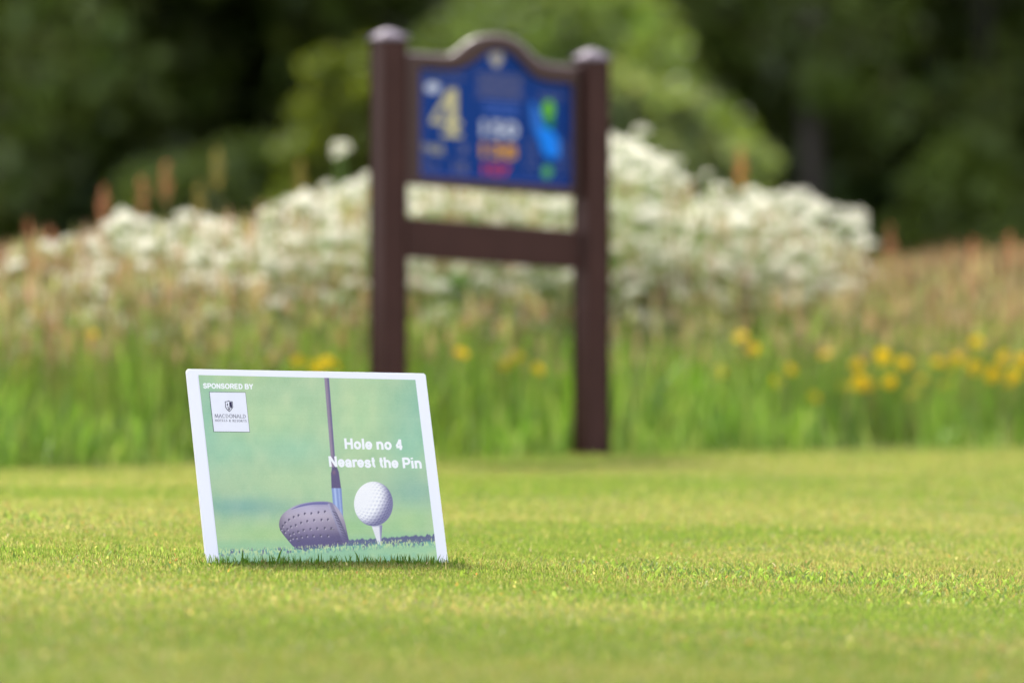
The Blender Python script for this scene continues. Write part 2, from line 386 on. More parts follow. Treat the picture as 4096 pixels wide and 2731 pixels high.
for px, py, d, lab in [(2545, 512, 22.3, 'topmost white flower plant, its heads above the bank right of the post'), (2660, 720, 22.0, 'white flower plant just below and right of the topmost one'),
                       (1330, 605, 21.5, 'lone pale white flower plant standing high left of the hole sign post'),
                       (1420, 575, 21.6, 'pale white flower head touching the left post high above the drift'),
                       (3260, 765, 22.6, 'white flower plant crowning the right shoulder of the bank'),
                       (3380, 985, 22.8, 'lowest white flower plant ending the bank at the right'),
                       (480, 850, 21.6, 'leftmost tall white flower plant of the drift before dark trees')]:
    p = at(px, py, d); white_plant(p.x, d, p.z-float(gz(p.x, d))-.01, k, lab, None, 1.0+k, 7).children[1].scale = (1.9, 1.9, 1.7); k += 1

# rust coloured dock spikes that stand above the rest ------------------
def spike(px, py, d, lab, tone, L=.16):
    p = at(px, py, d); h = p.z-float(gz(p.x, d)); o = thing('seed_spike', lab, 'wild plant', (p.x, d, float(gz(p.x, d))), 'rust seed spikes standing above the meadow')
    mb = MB(); mb.tube([(0, 0, 0), (.01, 0, h*.5), (0, 0, h)], [.003, .0025, .0015], 5, (.26, .22, .08)); link('stem', mb.mesh('stem', M_STEM), o)
    mb = MB(); r = random.Random(int(px))
    for i in range(70):
        t = r.random(); a = r.uniform(0, 6.3); rr = .012*math.sin(PI*min(1, t*.9+.1))+.003; c = Vector((rr*math.cos(a), rr*math.sin(a), h-L+L*t)); s = .006
        u = Vector((r.gauss(0, 1), r.gauss(0, 1), r.gauss(0, 1))).normalized(); v = u.cross(Vector((.3, .5, .8))).normalized()
        mb.add([c-u*s, c+v*s, c+u*s, c-v*s], [(0, 1, 2, 3)], tone)
    link('seed_head', mb.mesh('seed_head', M_PETAL), o)
RU = (.50, .20, .11); OL = (.34, .26, .07)
for a in [(115, 880, 21.5, 'rust seed spike at the far left, left of a shorter one', RU), (200, 905, 21.7, 'rust seed spike second from the far left', RU),
          (415, 745, 22, 'rust seed spike rising over the first white flower heads', RU), (570, 705, 22.3, 'upright brown seed spike left of the tallest rust one', RU),
          (665, 640, 22, 'tallest rust seed spike against the dark trees at left', RU), (798, 730, 22.4, 'olive seed spike right of the tallest rust one', OL),
          (870, 590, 22.6, 'tall faint olive seed spike against the dark trees', OL), (1200, 640, 22.2, 'tan seed spike above the white flowers left of the post', OL),
          (2963, 590, 22.2, 'single orange seed spike against the green bush at right', (.60, .24, .08)), (3560, 900, 22.6, 'rust seed spike just past the right end of the white bank', RU),
          (3890, 950, 21.8, 'rust seed spike near the right edge of the picture', RU), (4040, 930, 22.0, 'rust seed spike rightmost of all before dark trees', RU)]: spike(*a)

# yellow flowers -------------------------------------------------------
def yellow_mesh():
    mb = MB()
    for ring, (R, z, n) in enumerate(((.019, .004, 8), (.012, .009, 6))):
        for i in range(n):
            a = 2*PI*(i+.5*ring)/n; e = Vector((math.cos(a), math.sin(a), 0)); s = Vector((-math.sin(a), math.cos(a), 0))
            mb.add([e*.002, e*R*.6+s*R*.34+Vector((0, 0, z*.5)), e*R+Vector((0, 0, z)), e*R*.6-s*R*.34+Vector((0, 0, z*.5))], [(0, 1, 2, 3)], (.90, .62, .004))
    mb.tube([(0, 0, -.004), (0, 0, .006)], [.004, .005], 8, (.62, .38, .01))
    return mb.mesh('flower_head', M_PETAL)
YM = yellow_mesh()
def yellow(px, py, d, lab, grp, s=1.0):
    p = at(px, py, d); z0 = float(gz(p.x, d)); h = p.z-z0
    o = thing('yellow_flower', lab, 'wildflower', (p.x, d, z0), grp)
    mb = MB(); mb.tube([(0, 0, 0), (.006, 0, h*.5), (0, 0, h)], [.0022, .002, .0015], 4, (.18, .32, .05)); link('stem', mb.mesh('stem', M_STEM), o)
    f = link('flower_head', YM, o, (0, 0, h)); f.rotation_euler = (random.uniform(.5, 1.35), random.uniform(-.3, .3), random.uniform(-.7, .7)); f.scale = (s, s, s)
YG = 'yellow flowers in the green grass'
named = {(370, 1340): 'single yellow flower at the far left of the green grass', (1845, 1415): 'yellow flower right of the left post, below the rail',
         (2965, 1350): 'highest yellow flower, right of the right post', (3015, 1400): 'yellow flower just below and right of the highest one',
         (3105, 1530): 'orange-yellow flower low in the gap left of the lowest one', (3255, 1590): 'lowest yellow flower right of the post, large and round',
         (2070, 1430): 'yellow flower midway between the two posts', (2150, 1480): 'small yellow flower nearer the right post between the posts'}
YL = list(named)+[(1090, 1430), (1190, 1445), (1215, 1460), (1310, 1450), (1340, 1465), (1270, 1470), (3355, 1550), (3430, 1460), (3395, 1545), (3470, 1540), (3440, 1525), (3425, 1550), (3540, 1435), (3530, 1420), (3615, 1455), (3690, 1520), (3750, 1450), (3845, 1405), (3835, 1435), (3800, 1460), (3980, 1490), (4020, 1425), (4010, 1440), (4060, 1500), (3970, 1505), (4090, 1440), (4035, 1530), (3160, 1480), (3300, 1420), (3560, 1530), (3650, 1580), (3780, 1540), (2880, 1490), (3905, 1370), (2020, 1790-330), (3900, 1470)]
for px, py in YL:
    d = float(edge_y((px-2048)/F*19.8))+random.uniform(.45, .9)
    if (px, py) in named: L, Gp = named[(px, py)], YG
    elif px < 1400: L, Gp = 'yellow flower in the cluster above the white board', 'yellow flowers above the white board'
    elif px < 2500: L, Gp = 'yellow flower low between the posts', YG
    else: L, Gp = 'yellow flower in the scatter at the right of the green grass', 'yellow flowers at the right'
    yellow(px, py, d, L, Gp, 1.0 if px < 400 else random.uniform(1.15, 1.65))

# ------------------------------------------------------------------ trees
def leaf_cloud(cents, rad, n, size, pal, wts, squash=.8):
    cents = np.asarray(cents, float); rad = np.asarray(rad, float)
    k = RNG.integers(0, len(cents), n)
    dirs = RNG.normal(0, 1, (n, 3)); dirs /= np.linalg.norm(dirs, axis=1)[:, None]
    r = RNG.random(n)**.45
    P = cents[k]+dirs*(r*rad[k])[:, None]*np.array([1, 1, squash])
    u = RNG.normal(0, 1, (n, 3)); u /= np.linalg.norm(u, axis=1)[:, None]
    v = np.cross(u, RNG.normal(0, 1, (n, 3))); v /= np.linalg.norm(v, axis=1)[:, None]
    s = (size*RNG.uniform(.6, 1.4, n))[:, None]
    V = np.stack([P-u*s, P+v*s*.55, P+u*s, P-v*s*.55], 1).reshape(-1, 3)
    Qd = (np.arange(n)*4)[:, None]+np.array([[0, 1, 2, 3]])
    tone = RNG.uniform(.75, 1.25, len(cents))[k][:, None]
    return V, Qd, None, np.repeat(np.clip(pick(n, pal, wts)*tone, .003, 1), 4, 0)
def crown_centres(n, rx, ry, z0, z1, seed, taper=.35):
    r = np.random.default_rng(seed); cs, rs = [], []
    for i in range(n):
        t = r.random(); z = z0+(z1-z0)*t
        f = math.sin(PI*min(1, (t*.8+.22)))**.6
        a = r.uniform(0, 2*PI); q = math.sqrt(r.random())
        cs.append((rx*f*q*math.cos(a), ry*f*q*math.sin(a), z)); rs.append(r.uniform(.16, .30)*min(rx, (z1-z0)*.6))
    return cs, rs
def tree(name, lab, cat, x, y, H, rx, zb, ncl, nl, size, pal, wts, seed, grp, tr=.16, trunk_h=None, barkc=None, domes=None):
    o = thing(name, lab, cat, (x, y, float(gz(x, y))-.05), grp); r = random.Random(seed)
    mb = MB(); th = trunk_h or H*.75
    pts = [(0, 0, 0), (r.uniform(-.1, .1), 0, th*.3), (r.uniform(-.2, .2), r.uniform(-.1, .1), th*.65), (r.uniform(-.3, .3), 0, th)]
    mb.tube(pts, [tr*1.3, tr, tr*.7, tr*.2], 9)
    for i in range(8):
        t = r.uniform(.25, .9); b = Vector((0, 0, th*t)); a = r.uniform(0, 6.3); L = rx*r.uniform(.5, .85)
        e = b+Vector((math.cos(a)*L, math.sin(a)*L, L*.55)); mb.tube([b, b*.5+e*.5+Vector((0, 0, .1)), e], [tr*.4, tr*.25, tr*.08], 6)
    link('trunk', mb.mesh('trunk', barkc or M_BARK, smooth=True), o)
    cs, rs = domes if domes else crown_centres(ncl, rx, rx, zb, H, seed)
    V, Qd, T, C = leaf_cloud(cs, rs, nl, size, pal, wts)
    link('crown', mesh_np('crown', V, Qd, T, M_LEAF, C), o); return o
DK = [(.12, .165, .032), (.145, .19, .032), (.10, .118, .034)]
MD = [(.125, .17, .028), (.15, .20, .030), (.10, .135, .024)]
LT = [(.165, .20, .065), (.14, .175, .055), (.19, .215, .08)]
YL_ = [(.15, .18, .016), (.11, .14, .014), (.17, .20, .022)]
GT = 'trees of the dark wood behind the meadow'
def dome(rx, H, n, seed, rr=.32):
    r = np.random.default_rng(seed); cs, rs = [], []
    for i in range(n):
        a = r.uniform(0, 2*PI); e = math.asin(r.random()); q = r.uniform(.72, 1)
        R = rr*rx*r.uniform(.55, 1); cs.append(((rx-R)*q*math.cos(e)*math.cos(a), (rx-R)*q*math.cos(e)*math.sin(a), (H-R)*q*math.sin(e)+.1)); rs.append(R)
    return cs, rs
def px2x(px, d): return (px-2048)/F*d
# light green rounded willow bush right of the sign
tree('willow_bush', 'rounded light green willow bush rising right behind the hole sign', 'bush', px2x(2480, 37), 37, 2.15, 1.45, .1, 0, 26000, .055, LT, [3, 3, 2], 5, None, .05, 1.6, None, dome(1.45, 2.05, 90, 5))
tree('willow_bush', 'broader mid green willow bush behind the rounded light one', 'bush', px2x(2130, 41), 41, 3.2, 2.0, .1, 0, 26000, .06, [(.13, .18, .035), (.16, .21, .045)], [1, 1], 6, None, .06, 2.2, None, dome(2.1, 3.1, 100, 6))
tree('hazel_bush', 'yellow-green bush just left of the left sign post', 'bush', px2x(1450, 40), 40, 2.4, 1.0, .1, 0, 16000, .055, YL_, [3, 3, 2], 7, None, .05, 1.8, None, dome(.95, 2.5, 60, 7))
tree('hazel_bush', 'dull green bush before the dark wood, left of the yellow-green one', 'bush', px2x(900, 43), 43, 2.0, 1.3, .1, 0, 14000, .06, MD, [3, 2, 3], 8, None, .05, 1.5, None, dome(1.2, 1.9, 60, 8))
TR = [(-900, 50, 11, 3.4, .5, DK, 'dark leafy tree beyond the left edge of the picture'), (150, 48, 12, 3.0, .4, DK, 'dark tree filling the far left of the wood'),
      (800, 52, 12, 3.0, 1.0, DK, 'dark olive tree second from the left in the wood'), (1500, 54, 13, 3.2, .8, MD, 'mid green tree above the left sign post'),
      (2300, 53, 12, 3.0, .6, MD, 'green tree rising over the willow bushes'), (3080, 50, 12, 2.9, 1.6, DK, 'dark tree directly right of the light green willow bush'),
      (3500, 55, 12, 3.1, 1.2, DK, 'very dark tree deep in the shade at right'), (4030, 49, 12, 2.8, 1.5, DK, 'dark tree with pale trunk at the right edge'), (5000, 52, 12, 3.4, .6, DK, 'dark leafy tree beyond the right edge of the picture')]
for i, (px, d, H, rx, zb, pal, lab) in enumerate(TR):
    tree('broadleaf_tree', lab, 'tree', px2x(px, d), d, H, rx, min(zb, .3), 170, 48000, .11, pal, [3, 2, 2], 20+i, GT, .13)
# pale trunks seen in the gaps on the right
M_PALE = principled('pale_bark', (.085, .07, .064), .8, .3, 5, .2, bump=.4)
tree('birch_tree', 'slim tree with pale grey trunk showing between dark trees', 'tree', px2x(3265, 45.5), 45.5, 9, 1.5, 1.9, 60, 9000, .09, DK, [3, 2, 2], 51, None, .075, 7.5, M_PALE)
tree('birch_tree', 'slim tree with dim brown trunk near the right edge', 'tree', px2x(3900, 46.5), 46.5, 9, 1.7, 1.2, 40, 7000, .09, DK, [3, 2, 2], 52, None, .08, 7.5, M_BARK)
# undergrowth and the depth of the wood
for i, (px, d, H, rx, lab) in enumerate([(500, 46.5, 1.5, 1.2, 'low dark shrub under the trees at left'), (3450, 46.5, 1.6, 1.1, 'low dark green shrub under the trees at right, beside the willow bush'), (3830, 44.5, 1.9, .8, 'olive shrub at the right before the dark trees'), (-100, 47, 1.8, 1.3, 'dark shrub at the far left corner of the wood')]):
    tree('shrub', lab, 'shrub', px2x(px, d), d, H, rx, .1, 0, 9000, .06, MD if i in (2,) else [(.045, .075, .014), (.06, .095, .016)]*1, [3, 2, 2] if i in (2,) else [1, 1], 60+i, None, .04, 1.0, None, dome(rx, H, 40, 60+i))
cs, rs = [], []
r_ = np.random.default_rng(99)
for i in range(420):
    cs.append((r_.uniform(-20, 20), r_.uniform(60, 66), r_.uniform(0, 9))); rs.append(r_.uniform(.7, 1.5))
V, Qd, T, C = leaf_cloud(cs, rs, 90000, .22, [(.22, .29, .06), (.26, .31, .06)], [1, 1])
tag(link('distant_woodland', mesh_np('distant_woodland', V, Qd, T, M_LEAF, C)), 'dark shaded depth of the wood behind the nearer trees', 'woodland', kind='stuff')

# ------------------------------------------------------------------ hole sign
PL = Vector((px2x(1554, 18.62), 18.62, 0)); PR = Vector((px2x(2366, 19.02), 19.02, 0))
U = Vector((PR.x-PL.x, PR.y-PL.y, 0)); SP = U.length; U.normalize(); NRM = Vector((U.y, -U.x, 0)); Zv = Vector((0, 0, 1))
hs_ = thing('hole_sign', 'brown two-post golf hole sign with arched blue panel numbered 4', 'sign', PL)
def plane_pt(px, py, off=0.0):    # photo pixel -> point on the sign's vertical plane moved off metres to the front
    k = (px-2048)/F; O = PL+NRM*off
    # ray (k*d, d): solve O + U*s
    # O.x+U.x*s = k*(O.y+U.y*s)
    s = (k*O.y-O.x)/(U.x-k*U.y); P = O+U*s; d = P.y
    return Vector((P.x, P.y, CAMZ-(py-YH)/F*d))
D = .096
def post(base, ztop, zbot, nm):
    mb = MB(); h = D/2; b = .006
    prof = []
    for sx, sy in ((-1, -1), (1, -1), (1, 1), (-1, 1)):
        for t in ((0, 1), (1, 0)) if (sx*sy < 0) else ((1, 0), (0, 1)):
            prof.append((sx*(h-b*t[0]), sy*(h-b*t[1])))
    def ring(z, s=1): return [base+U*(p[0]*s)+(-NRM)*(p[1]*s)+Zv*z for p in prof]
    zs = [zbot, ztop*.5, ztop]; V = []
    for z in zs: V += ring(z)
    Fc = []
    for i in range(2):
        for k in range(8): Fc.append((i*8+k, i*8+(k+1) % 8, (i+1)*8+(k+1) % 8, (i+1)*8+k))
    mb.add(V, Fc); o = link('post', mb.mesh('post', M_POST, PL), hs_)
    mb = MB(); V = []; st = [(0, 1.0), (.001, 1.15), (.007, 1.16), (.014, 1.06), (.025, .66), (.033, .34), (.037, .04)]
    for z, s in st: V += ring(ztop+z+.001, s)
    Fc = [tuple(range(8))[::-1]]
    for i in range(len(st)-1):
        for k in range(8): Fc.append((i*8+k, i*8+(k+1) % 8, (i+1)*8+(k+1) % 8, (i+1)*8+k))
    Fc.append(tuple(range((len(st)-1)*8, len(st)*8)))
    mb.add(V, Fc); link('post_cap', mb.mesh('post_cap', M_CAP, PL), o)
zL = plane_pt(1554, 163).z; zR = plane_pt(2366, 243).z
post(PL, zL, -.25, 'l'); post(PR, zR, -.25, 'r')

def extrude(mb, outer, thick, off):   # outer: photo pixel outline (clockwise from top left)
    A = [plane_pt(x, y, off) for x, y in outer]; B = [p-NRM*thick for p in A]; n = len(A)
    mb.add(A+B, [tuple(range(n))[::-1], tuple(range(n, 2*n))]+[(i, (i+1) % n, n+(i+1) % n, n+i) for i in range(n)])
rail = MB(); extrude(rail, [(1605, 866), (2325, 922), (2325, 1079), (1605, 1030)], .040, .022)
o = link('rail', rail.mesh('rail', M_POST, PL), hs_)
bv = o.modifiers.new('b', 'BEVEL'); bv.width = .004; bv.segments = 2
# arch outline (top edge), then a frame of constant width below it
OUTX = [1600, 1700, 1765, 1795, 1815, 1832, 1852, 1878, 1910, 1945, 1980, 2015, 2048, 2078, 2102, 2120, 2140, 2165, 2200, 2330]
OUTY = [205, 214, 219, 219, 209, 194, 177, 159, 146, 138.5, 137, 141, 150, 165, 185, 205, 228, 245, 254, 268]
INX = [1600, 1690, 1760, 1815, 1850, 1880, 1905, 1930, 1960, 1990, 2020, 2048, 2075, 2100, 2125, 2150, 2180, 2215, 2330]
INY = [268, 275, 280, 282, 276, 262, 245, 226, 208, 199, 203, 218, 242, 270, 298, 317, 328, 333, 343]
def topline(x, y_off=0, w=0):
    return float(np.interp(x, OUTX, OUTY)) if w == 0 else float(np.interp(x, INX, INY))+(y_off-52)
NT = 70
xo = np.linspace(1618, 2318, NT); xi = np.linspace(1683, 2290, NT)
OUT = [(x, topline(x)) for x in xo]; INN = [(x, topline(x, 52, 22)) for x in xi]
bo = lambda x: np.interp(x, [1600, 2330], [738, 792])
OUTB = [(x, bo(x)) for x in xo]; INNB = [(x, bo(x)-40) for x in xi]
fr = MB()
loopO = OUT+OUTB[::-1]; loopI = INN+INNB[::-1]; n = len(loopO)
# rounded moulding: rings from back-outer over the front to the inner lip
rings = []
def mixp(a, b, t): return (a[0]*(1-t)+b[0]*t, a[1]*(1-t)+b[1]*t)
for t, off in ((0, -.022), (0, .010), (.05, .018), (.16, .026), (.22, .028), (.86, .028), (.93, .024), (1, .014), (1, .0035)):
    rings.append([plane_pt(*mixp(a, b_, t), off) for a, b_ in zip(loopO, loopI)])
V = [p for rg in rings for p in rg]; Fc = []
for i in range(len(rings)-1):
    for k2 in range(n): Fc.append((i*n+k2, i*n+(k2+1) % n, (i+1)*n+(k2+1) % n, (i+1)*n+k2))
fr.add(V, [f[::-1] for f in Fc]); fr.add(rings[0], [tuple(range(n))])
o = link('frame', fr.mesh('frame', M_FRAME, PL), hs_)
pn = MB(); A = [plane_pt(x, y, .005) for x, y in loopI]
m_ = len(xi)
pn.add(A, [(i, i+1, n-2-i, n-1-i) for i in range(m_-1)])
panel = link('panel', pn.mesh('panel', M_PANEL, PL), hs_)
CREAM = flat('cream_ink', (222, 208, 160), .95); WH = flat('white_ink', (215, 218, 240)); ORA = flat('orange_ink', (235, 165, 50)); RED = flat('red_ink', (215, 60, 85)); BLU = flat('pale_blue_ink', (70, 108, 205)); GRN = flat('green_ink', (110, 195, 45)); WAT = flat('water_blue_ink', (0, 135, 255), 1.1); FNT = flat('faint_cream_ink', (120, 118, 150)); LBL = flat('light_border_ink', (70, 95, 190))
ZOFF = [0.0]
def poly_on_panel(name, pts, m, off=.0062):
    ZOFF[0] += 1e-5; mb = MB(); mb.add([plane_pt(x, y, off+ZOFF[0]) for x, y in pts], [tuple(range(len(pts)))]); return link(name, mb.mesh(name, m, PL), panel)
def ell(cx, cy, rx, ry, n=24): return [(cx+rx*math.cos(2*PI*i/n), cy+ry*math.sin(2*PI*i/n)) for i in range(n)]
def text_verts(s, bold=0.0, space=1.0):
    cu = bpy.data.curves.new('t', 'FONT'); cu.body = s; cu.size = 1; cu.offset = bold; cu.space_character = space; cu.fill_mode = 'FRONT'; cu.resolution_u = 4
    ob = bpy.data.objects.new('t', cu); COL.objects.link(ob); bpy.context.view_layer.update()
    me = ob.to_mesh(); V = np.array([v.co[:2] for v in me.vertices]); Fc = [tuple(p.vertices) for p in me.polygons]
    ob.to_mesh_clear(); bpy.data.objects.remove(ob); bpy.data.curves.remove(cu)
    lo, hi = V.min(0), V.max(0); return (V-lo)/(hi-lo), Fc
def text_on_panel(s, x0, x1, y0, y1, m, bold=.02, drop=.075, name='lettering'):
    V, Fc = text_verts(s, bold); ZOFF[0] += 1e-5; mb = MB()
    mb.add([plane_pt(x0+(x1-x0)*a, y1-(y1-y0)*b_+drop*(x1-x0)*a, .0062+ZOFF[0]) for a, b_ in V], Fc); return link(name, mb.mesh(name, m, PL), panel)
# serif 4
def P4(pts): return [(1724+122*a, 350+192*b_+9*a) for a, b_ in pts]
mb = MB(); ZOFF[0] += 1e-5
for pts in ([(0.0, .66), (.60, .0), (.88, .0), (.12, .66)], [(0, .66), (1, .66), (1, .76), (0, .76)], [(.55, .02), (.86, .0), (.86, .92), (.55, .92)], [(.36, .92), (1.02, .92), (1.02, 1.0), (.36, 1.0)]):
    ZOFF[0] += 2e-5; mb.add([plane_pt(x, y, .0062+ZOFF[0]) for x, y in P4(pts)], [(3, 2, 1, 0)])
link('hole_number', mb.mesh('hole_number', CREAM, PL), panel)
poly_on_panel('sponsor_oval', ell(1731, 352, 30, 21), WH)
poly_on_panel('crest', [(1960, 212), (2010, 214), (2012, 245), (1986, 276), (1960, 243)], flat('crest_ink', (190, 180, 170)))
rr = random.Random(4)
def lines(x0, x1, y0, y1, n, m, fill=.65):
    mb = MB(); ZOFF[0] += 1e-5; hgt = (y1-y0)/n
    for i in range(n):
        x = x0+rr.uniform(0, .1)*(x1-x0); y = y0+hgt*(i+.2)
        while x < x1-4:
            w = rr.uniform(4, 9); dy = .075*(x-x0)
            mb.add([plane_pt(a, b_, .0062+ZOFF[0]) for a, b_ in ((x, y+dy+hgt*.55), (x+w, y+dy+hgt*.55), (x+w, y+dy), (x, y+dy))], [(0, 1, 2, 3)]); x += w/fill
    return link('small_print', mb.mesh('small_print', m, PL), panel)
lines(1900, 2090, 288, 392, 6, FNT, .7); lines(1930, 2075, 405, 462, 3, BLU, .85); lines(1700, 1860, 292, 318, 1, FNT, .5)
text_on_panel('150', 1926, 2072, 480, 545, WH, .03); text_on_panel('138', 1924, 2066, 570, 628, ORA, .03); text_on_panel('107', 1932, 2042, 655, 698, RED, .03)
text_on_panel('PAR', 1692, 1778, 575, 615, CREAM, 0.0); text_on_panel('3', 1835, 1868, 576, 618, FNT, .01)
text_on_panel('S.I.', 1692, 1760, 645, 680, FNT, .0); text_on_panel('18', 1815, 1868, 648, 690, FNT, .02)
poly_on_panel('map_stream', [(2120, 412), (2140, 416), (2165, 470), (2175, 520), (2150, 560), (2128, 500)], flat('stream_ink', (45, 120, 225)))
poly_on_panel('map_green', ell(2194, 440, 25, 40), GRN); poly_on_panel('map_fairway', ell(2198, 490, 17, 24), flat('dark_green_ink', (30, 140, 70)))
poly_on_panel('map_pond', [(2150, 508), (2186, 512), (2215, 530), (2236, 560), (2238, 628), (2205, 634), (2172, 612), (2160, 570)], WAT)
poly_on_panel('map_tee', ell(2189, 687, 20, 25), flat('tee_green_ink', (95, 180, 95)))
lines(2150, 2260, 372, 400, 2, FNT, .5); lines(2235, 2275, 560, 700, 5, FNT, .35); lines(2105, 2150, 560, 690, 5, FNT, .3)
def border(y_of, dy, x0, x1):
    xs_ = np.linspace(x0, x1, 30); ZOFF[0] += 1e-5; mb = MB()
    A = [plane_pt(x, y_of(x), .0062+ZOFF[0]) for x in xs_]; B = [plane_pt(x, y_of(x)+dy, .0062+ZOFF[0]) for x in xs_]
    mb.add(A+B, [(i+30, i+31, i+1, i) for i in range(29)]); link('border_line', mb.mesh('border_line', LBL, PL), panel)
border(lambda x: topline(x, 60, 24), 5, 1690, 2283); border(lambda x: bo(x)-54, 6, 1690, 2283)
for x in (1690, 2278):
    poly_on_panel('border_line', [(x, bo(x)-54), (x+5, bo(x)-54), (x+5, topline(x, 66, 24)), (x, topline(x, 66, 24))], LBL)

# ------------------------------------------------------------------ white board
BL = Vector((px2x(828, 11.935), 11.935, .004-.006)); BR = Vector((px2x(1795, 12.25), 12.25, -.0122-.006))
TLc = at(746, 1475, 12.015); TRc = at(1702, 1493, 12.326)
W_ = .594; H_ = .42
eu = (BR-BL).normalized(); ev = ((TLc-BL)+(TRc-BR)).normalized(); en = eu.cross(ev).normalized()   # en points to the camera
if en.y > 0: en = -en
def bp(s, t, off=0.0):           # s, t in 0..1 over the sheet (t up)
    a = BL*(1-s)+BR*s; b_ = TLc*(1-s)+TRc*s; return a*(1-t)+b_*t+en*off
nb = thing('notice_board', 'white-edged golf notice board leaning on the mown lawn', 'sign', BL)
def rounded(off, r=.016, grow=0.0, t0=0.0, ds=0.0):
    P = []
    def sc(s, t): return bp(s+ds, t, off)
    for cx, cy, a0 in ((0, 1, 180), (1, 1, 90)):
        for i in range(7):
            a = math.radians(a0-90*i/6); ccx = r/W_ if cx == 0 else 1-r/W_; ccy = 1-r/H_
            P.append(sc(ccx+math.cos(a)*(r/W_), ccy+math.sin(a)*(r/H_)))
    P += [sc(1, t0), sc(0, t0)]
    return P
def slab(name, f, b_, r, t0, ds, m=M_BOARD, par=nb):
    A = rounded(f, r, 0, t0, ds); B = rounded(b_, r, 0, t0, ds); n = len(A); mb = MB()
    mb.add(A+B, [tuple(range(n))[::-1], tuple(range(n, 2*n))]+[(i, (i+1) % n, n+(i+1) % n, n+i) for i in range(n)])
    o = link(name, mb.mesh(name, m, BL), par); bv = o.modifiers.new('b', 'BEVEL'); bv.width = .0008; bv.segments = 2; return o
slab('front_sheet', 0, -.0024, .006, 0, 0); slab('back_sheet', -.0032, -.0062, .008, .065, 0)
mb = MB(); 
for s in (.3, .7):
    a = bp(s, .62, -.0066); foot = a.copy(); foot.z = float(gz(a.x, a.y+.16))-.02; foot.y += .16; foot.x -= .02
    dr = (foot-a); mb.box(a-eu*.02, eu*.04, -en*.004, dr)
link('prop_leg', mb.mesh('prop_leg', M_BOARD, BL), nb)

# homography: board s,t -> pixels of my working enlargement of the print
src = [(0, 1), (1, 1), (1, 0), (0, 0)]; dst = [(84, 64), (1827, 97), (1997, 1480), (233, 1482)]
A_ = []; B_ = []
for (x, y), (u, v) in zip(src, dst):
    A_ += [[x, y, 1, 0, 0, 0, -u*x, -u*y], [0, 0, 0, x, y, 1, -v*x, -v*y]]; B_ += [u, v]
hh = np.linalg.solve(np.array(A_, float), np.array(B_, float)); HM = np.append(hh, 1).reshape(3, 3); HI = np.linalg.inv(HM)
def toP(s, t):
    w = HM[2, 0]*s+HM[2, 1]*t+1; return (HM[0, 0]*s+HM[0, 1]*t+HM[0, 2])/w, (HM[1, 0]*s+HM[1, 1]*t+HM[1, 2])/w
def toB(u, v):
    w = HI[2, 0]*u+HI[2, 1]*v+HI[2, 2]; return (HI[0, 0]*u+HI[0, 1]*v+HI[0, 2])/w, (HI[1, 0]*u+HI[1, 1]*v+HI[1, 2])/w
REF = s2l((236, 239, 255))
def ink(c): return s2l(c)/REF*np.array([.86, .83, .90])
(s0a, t1a), (s1a, t1b), (s1b, _), (s0b, _) = toB(170, 108), toB(1752, 143), toB(1918, 1470), toB(325, 1470)
S0, S1, T1, T0 = (s0a+s0b)/2, (s1a+s1b)/2, (t1a+t1b)/2, .012
NX, NY = 760, 580
ss, tt = np.meshgrid(np.linspace(S0, S1, NX), np.linspace(T0, T1, NY))
qa, qb, qc, qd = [np.array(toB(*c_)) for c_ in ((170, 108), (1752, 143), (1918, 1476), (325, 1476))]
aa, bb = np.meshgrid(np.linspace(0, 1, NX), np.linspace(0, 1, NY))
ss = (qd[0]*(1-aa)+qc[0]*aa)*(1-bb)+(qa[0]*(1-aa)+qb[0]*aa)*bb; tt = (qd[1]*(1-aa)+qc[1]*aa)*(1-bb)+(qa[1]*(1-aa)+qb[1]*aa)*bb
PX, PY = toP(ss, tt)
IMG = np.zeros((NY, NX, 3)); IMG[:] = (167, 197, 160)
def over(mask, c):
    global IMG
    IMG = IMG*(1-mask[..., None])+np.asarray(c, float)*mask[..., None]
def gau(x, y, sx, sy, c, a): over(a*np.exp(-((PX-x)/sx)**2-((PY-y)/sy)**2), c)
TE = (136, 187, 168); LG = (178, 210, 160); DT = (126, 172, 160); YG_ = (165, 203, 138)
gau(230, 450, 130, 330, TE, .9); gau(1800, 350, 200, 330, TE, .8); gau(1700, 620, 150, 160, (128, 192, 172), .5); gau(700, 450, 380, 180, LG, .6)
gau(1350, 400, 180, 330, LG, .6); gau(420, 620, 160, 120, (145, 198, 170), .6); gau(850, 640, 260, 120, (150, 200, 172), .6); gau(480, 1050, 360, 75, DT, .95)
gau(1750, 950, 220, 130, DT, .75); gau(900, 880, 350, 120, LG, .5); gau(700, 1250, 500, 90, YG_, .8); gau(1700, 1150, 200, 110, YG_, .6); gau(1300, 1200, 400, 80, (155, 200, 140), .7); gau(450, 120, 260, 60, (170, 200, 150), .7)
nz = fbm(PX/90, PY/140, 200, 4)-.5; IMG += nz[..., None]*np.array([26, 12, 10])
gy = np.interp(PX, [300, 870, 1260, 1500, 1920], [1368, 1352, 1322, 1308, 1290])          # top of the sharp grass
fine = fbm(PX/7, PY/17, 210, 3); fine2 = fbm(PX/13, PY/26, 220, 3)
hump = fbm(PX/22, PX*0, 230, 3)*44
over(sstep(-75, -15, PY-gy+hump*.5)*.55, (140, 195, 150))                                  # blurred far tufts
over(sstep(0, 30, PY-gy)*1.0, (158, 203, 160))
lo = sstep(40, 110, PY-gy); IMG += ((fbm(PX/60, PY/45, 240, 3)-.5)*lo)[..., None]*np.array([50, 22, 0])
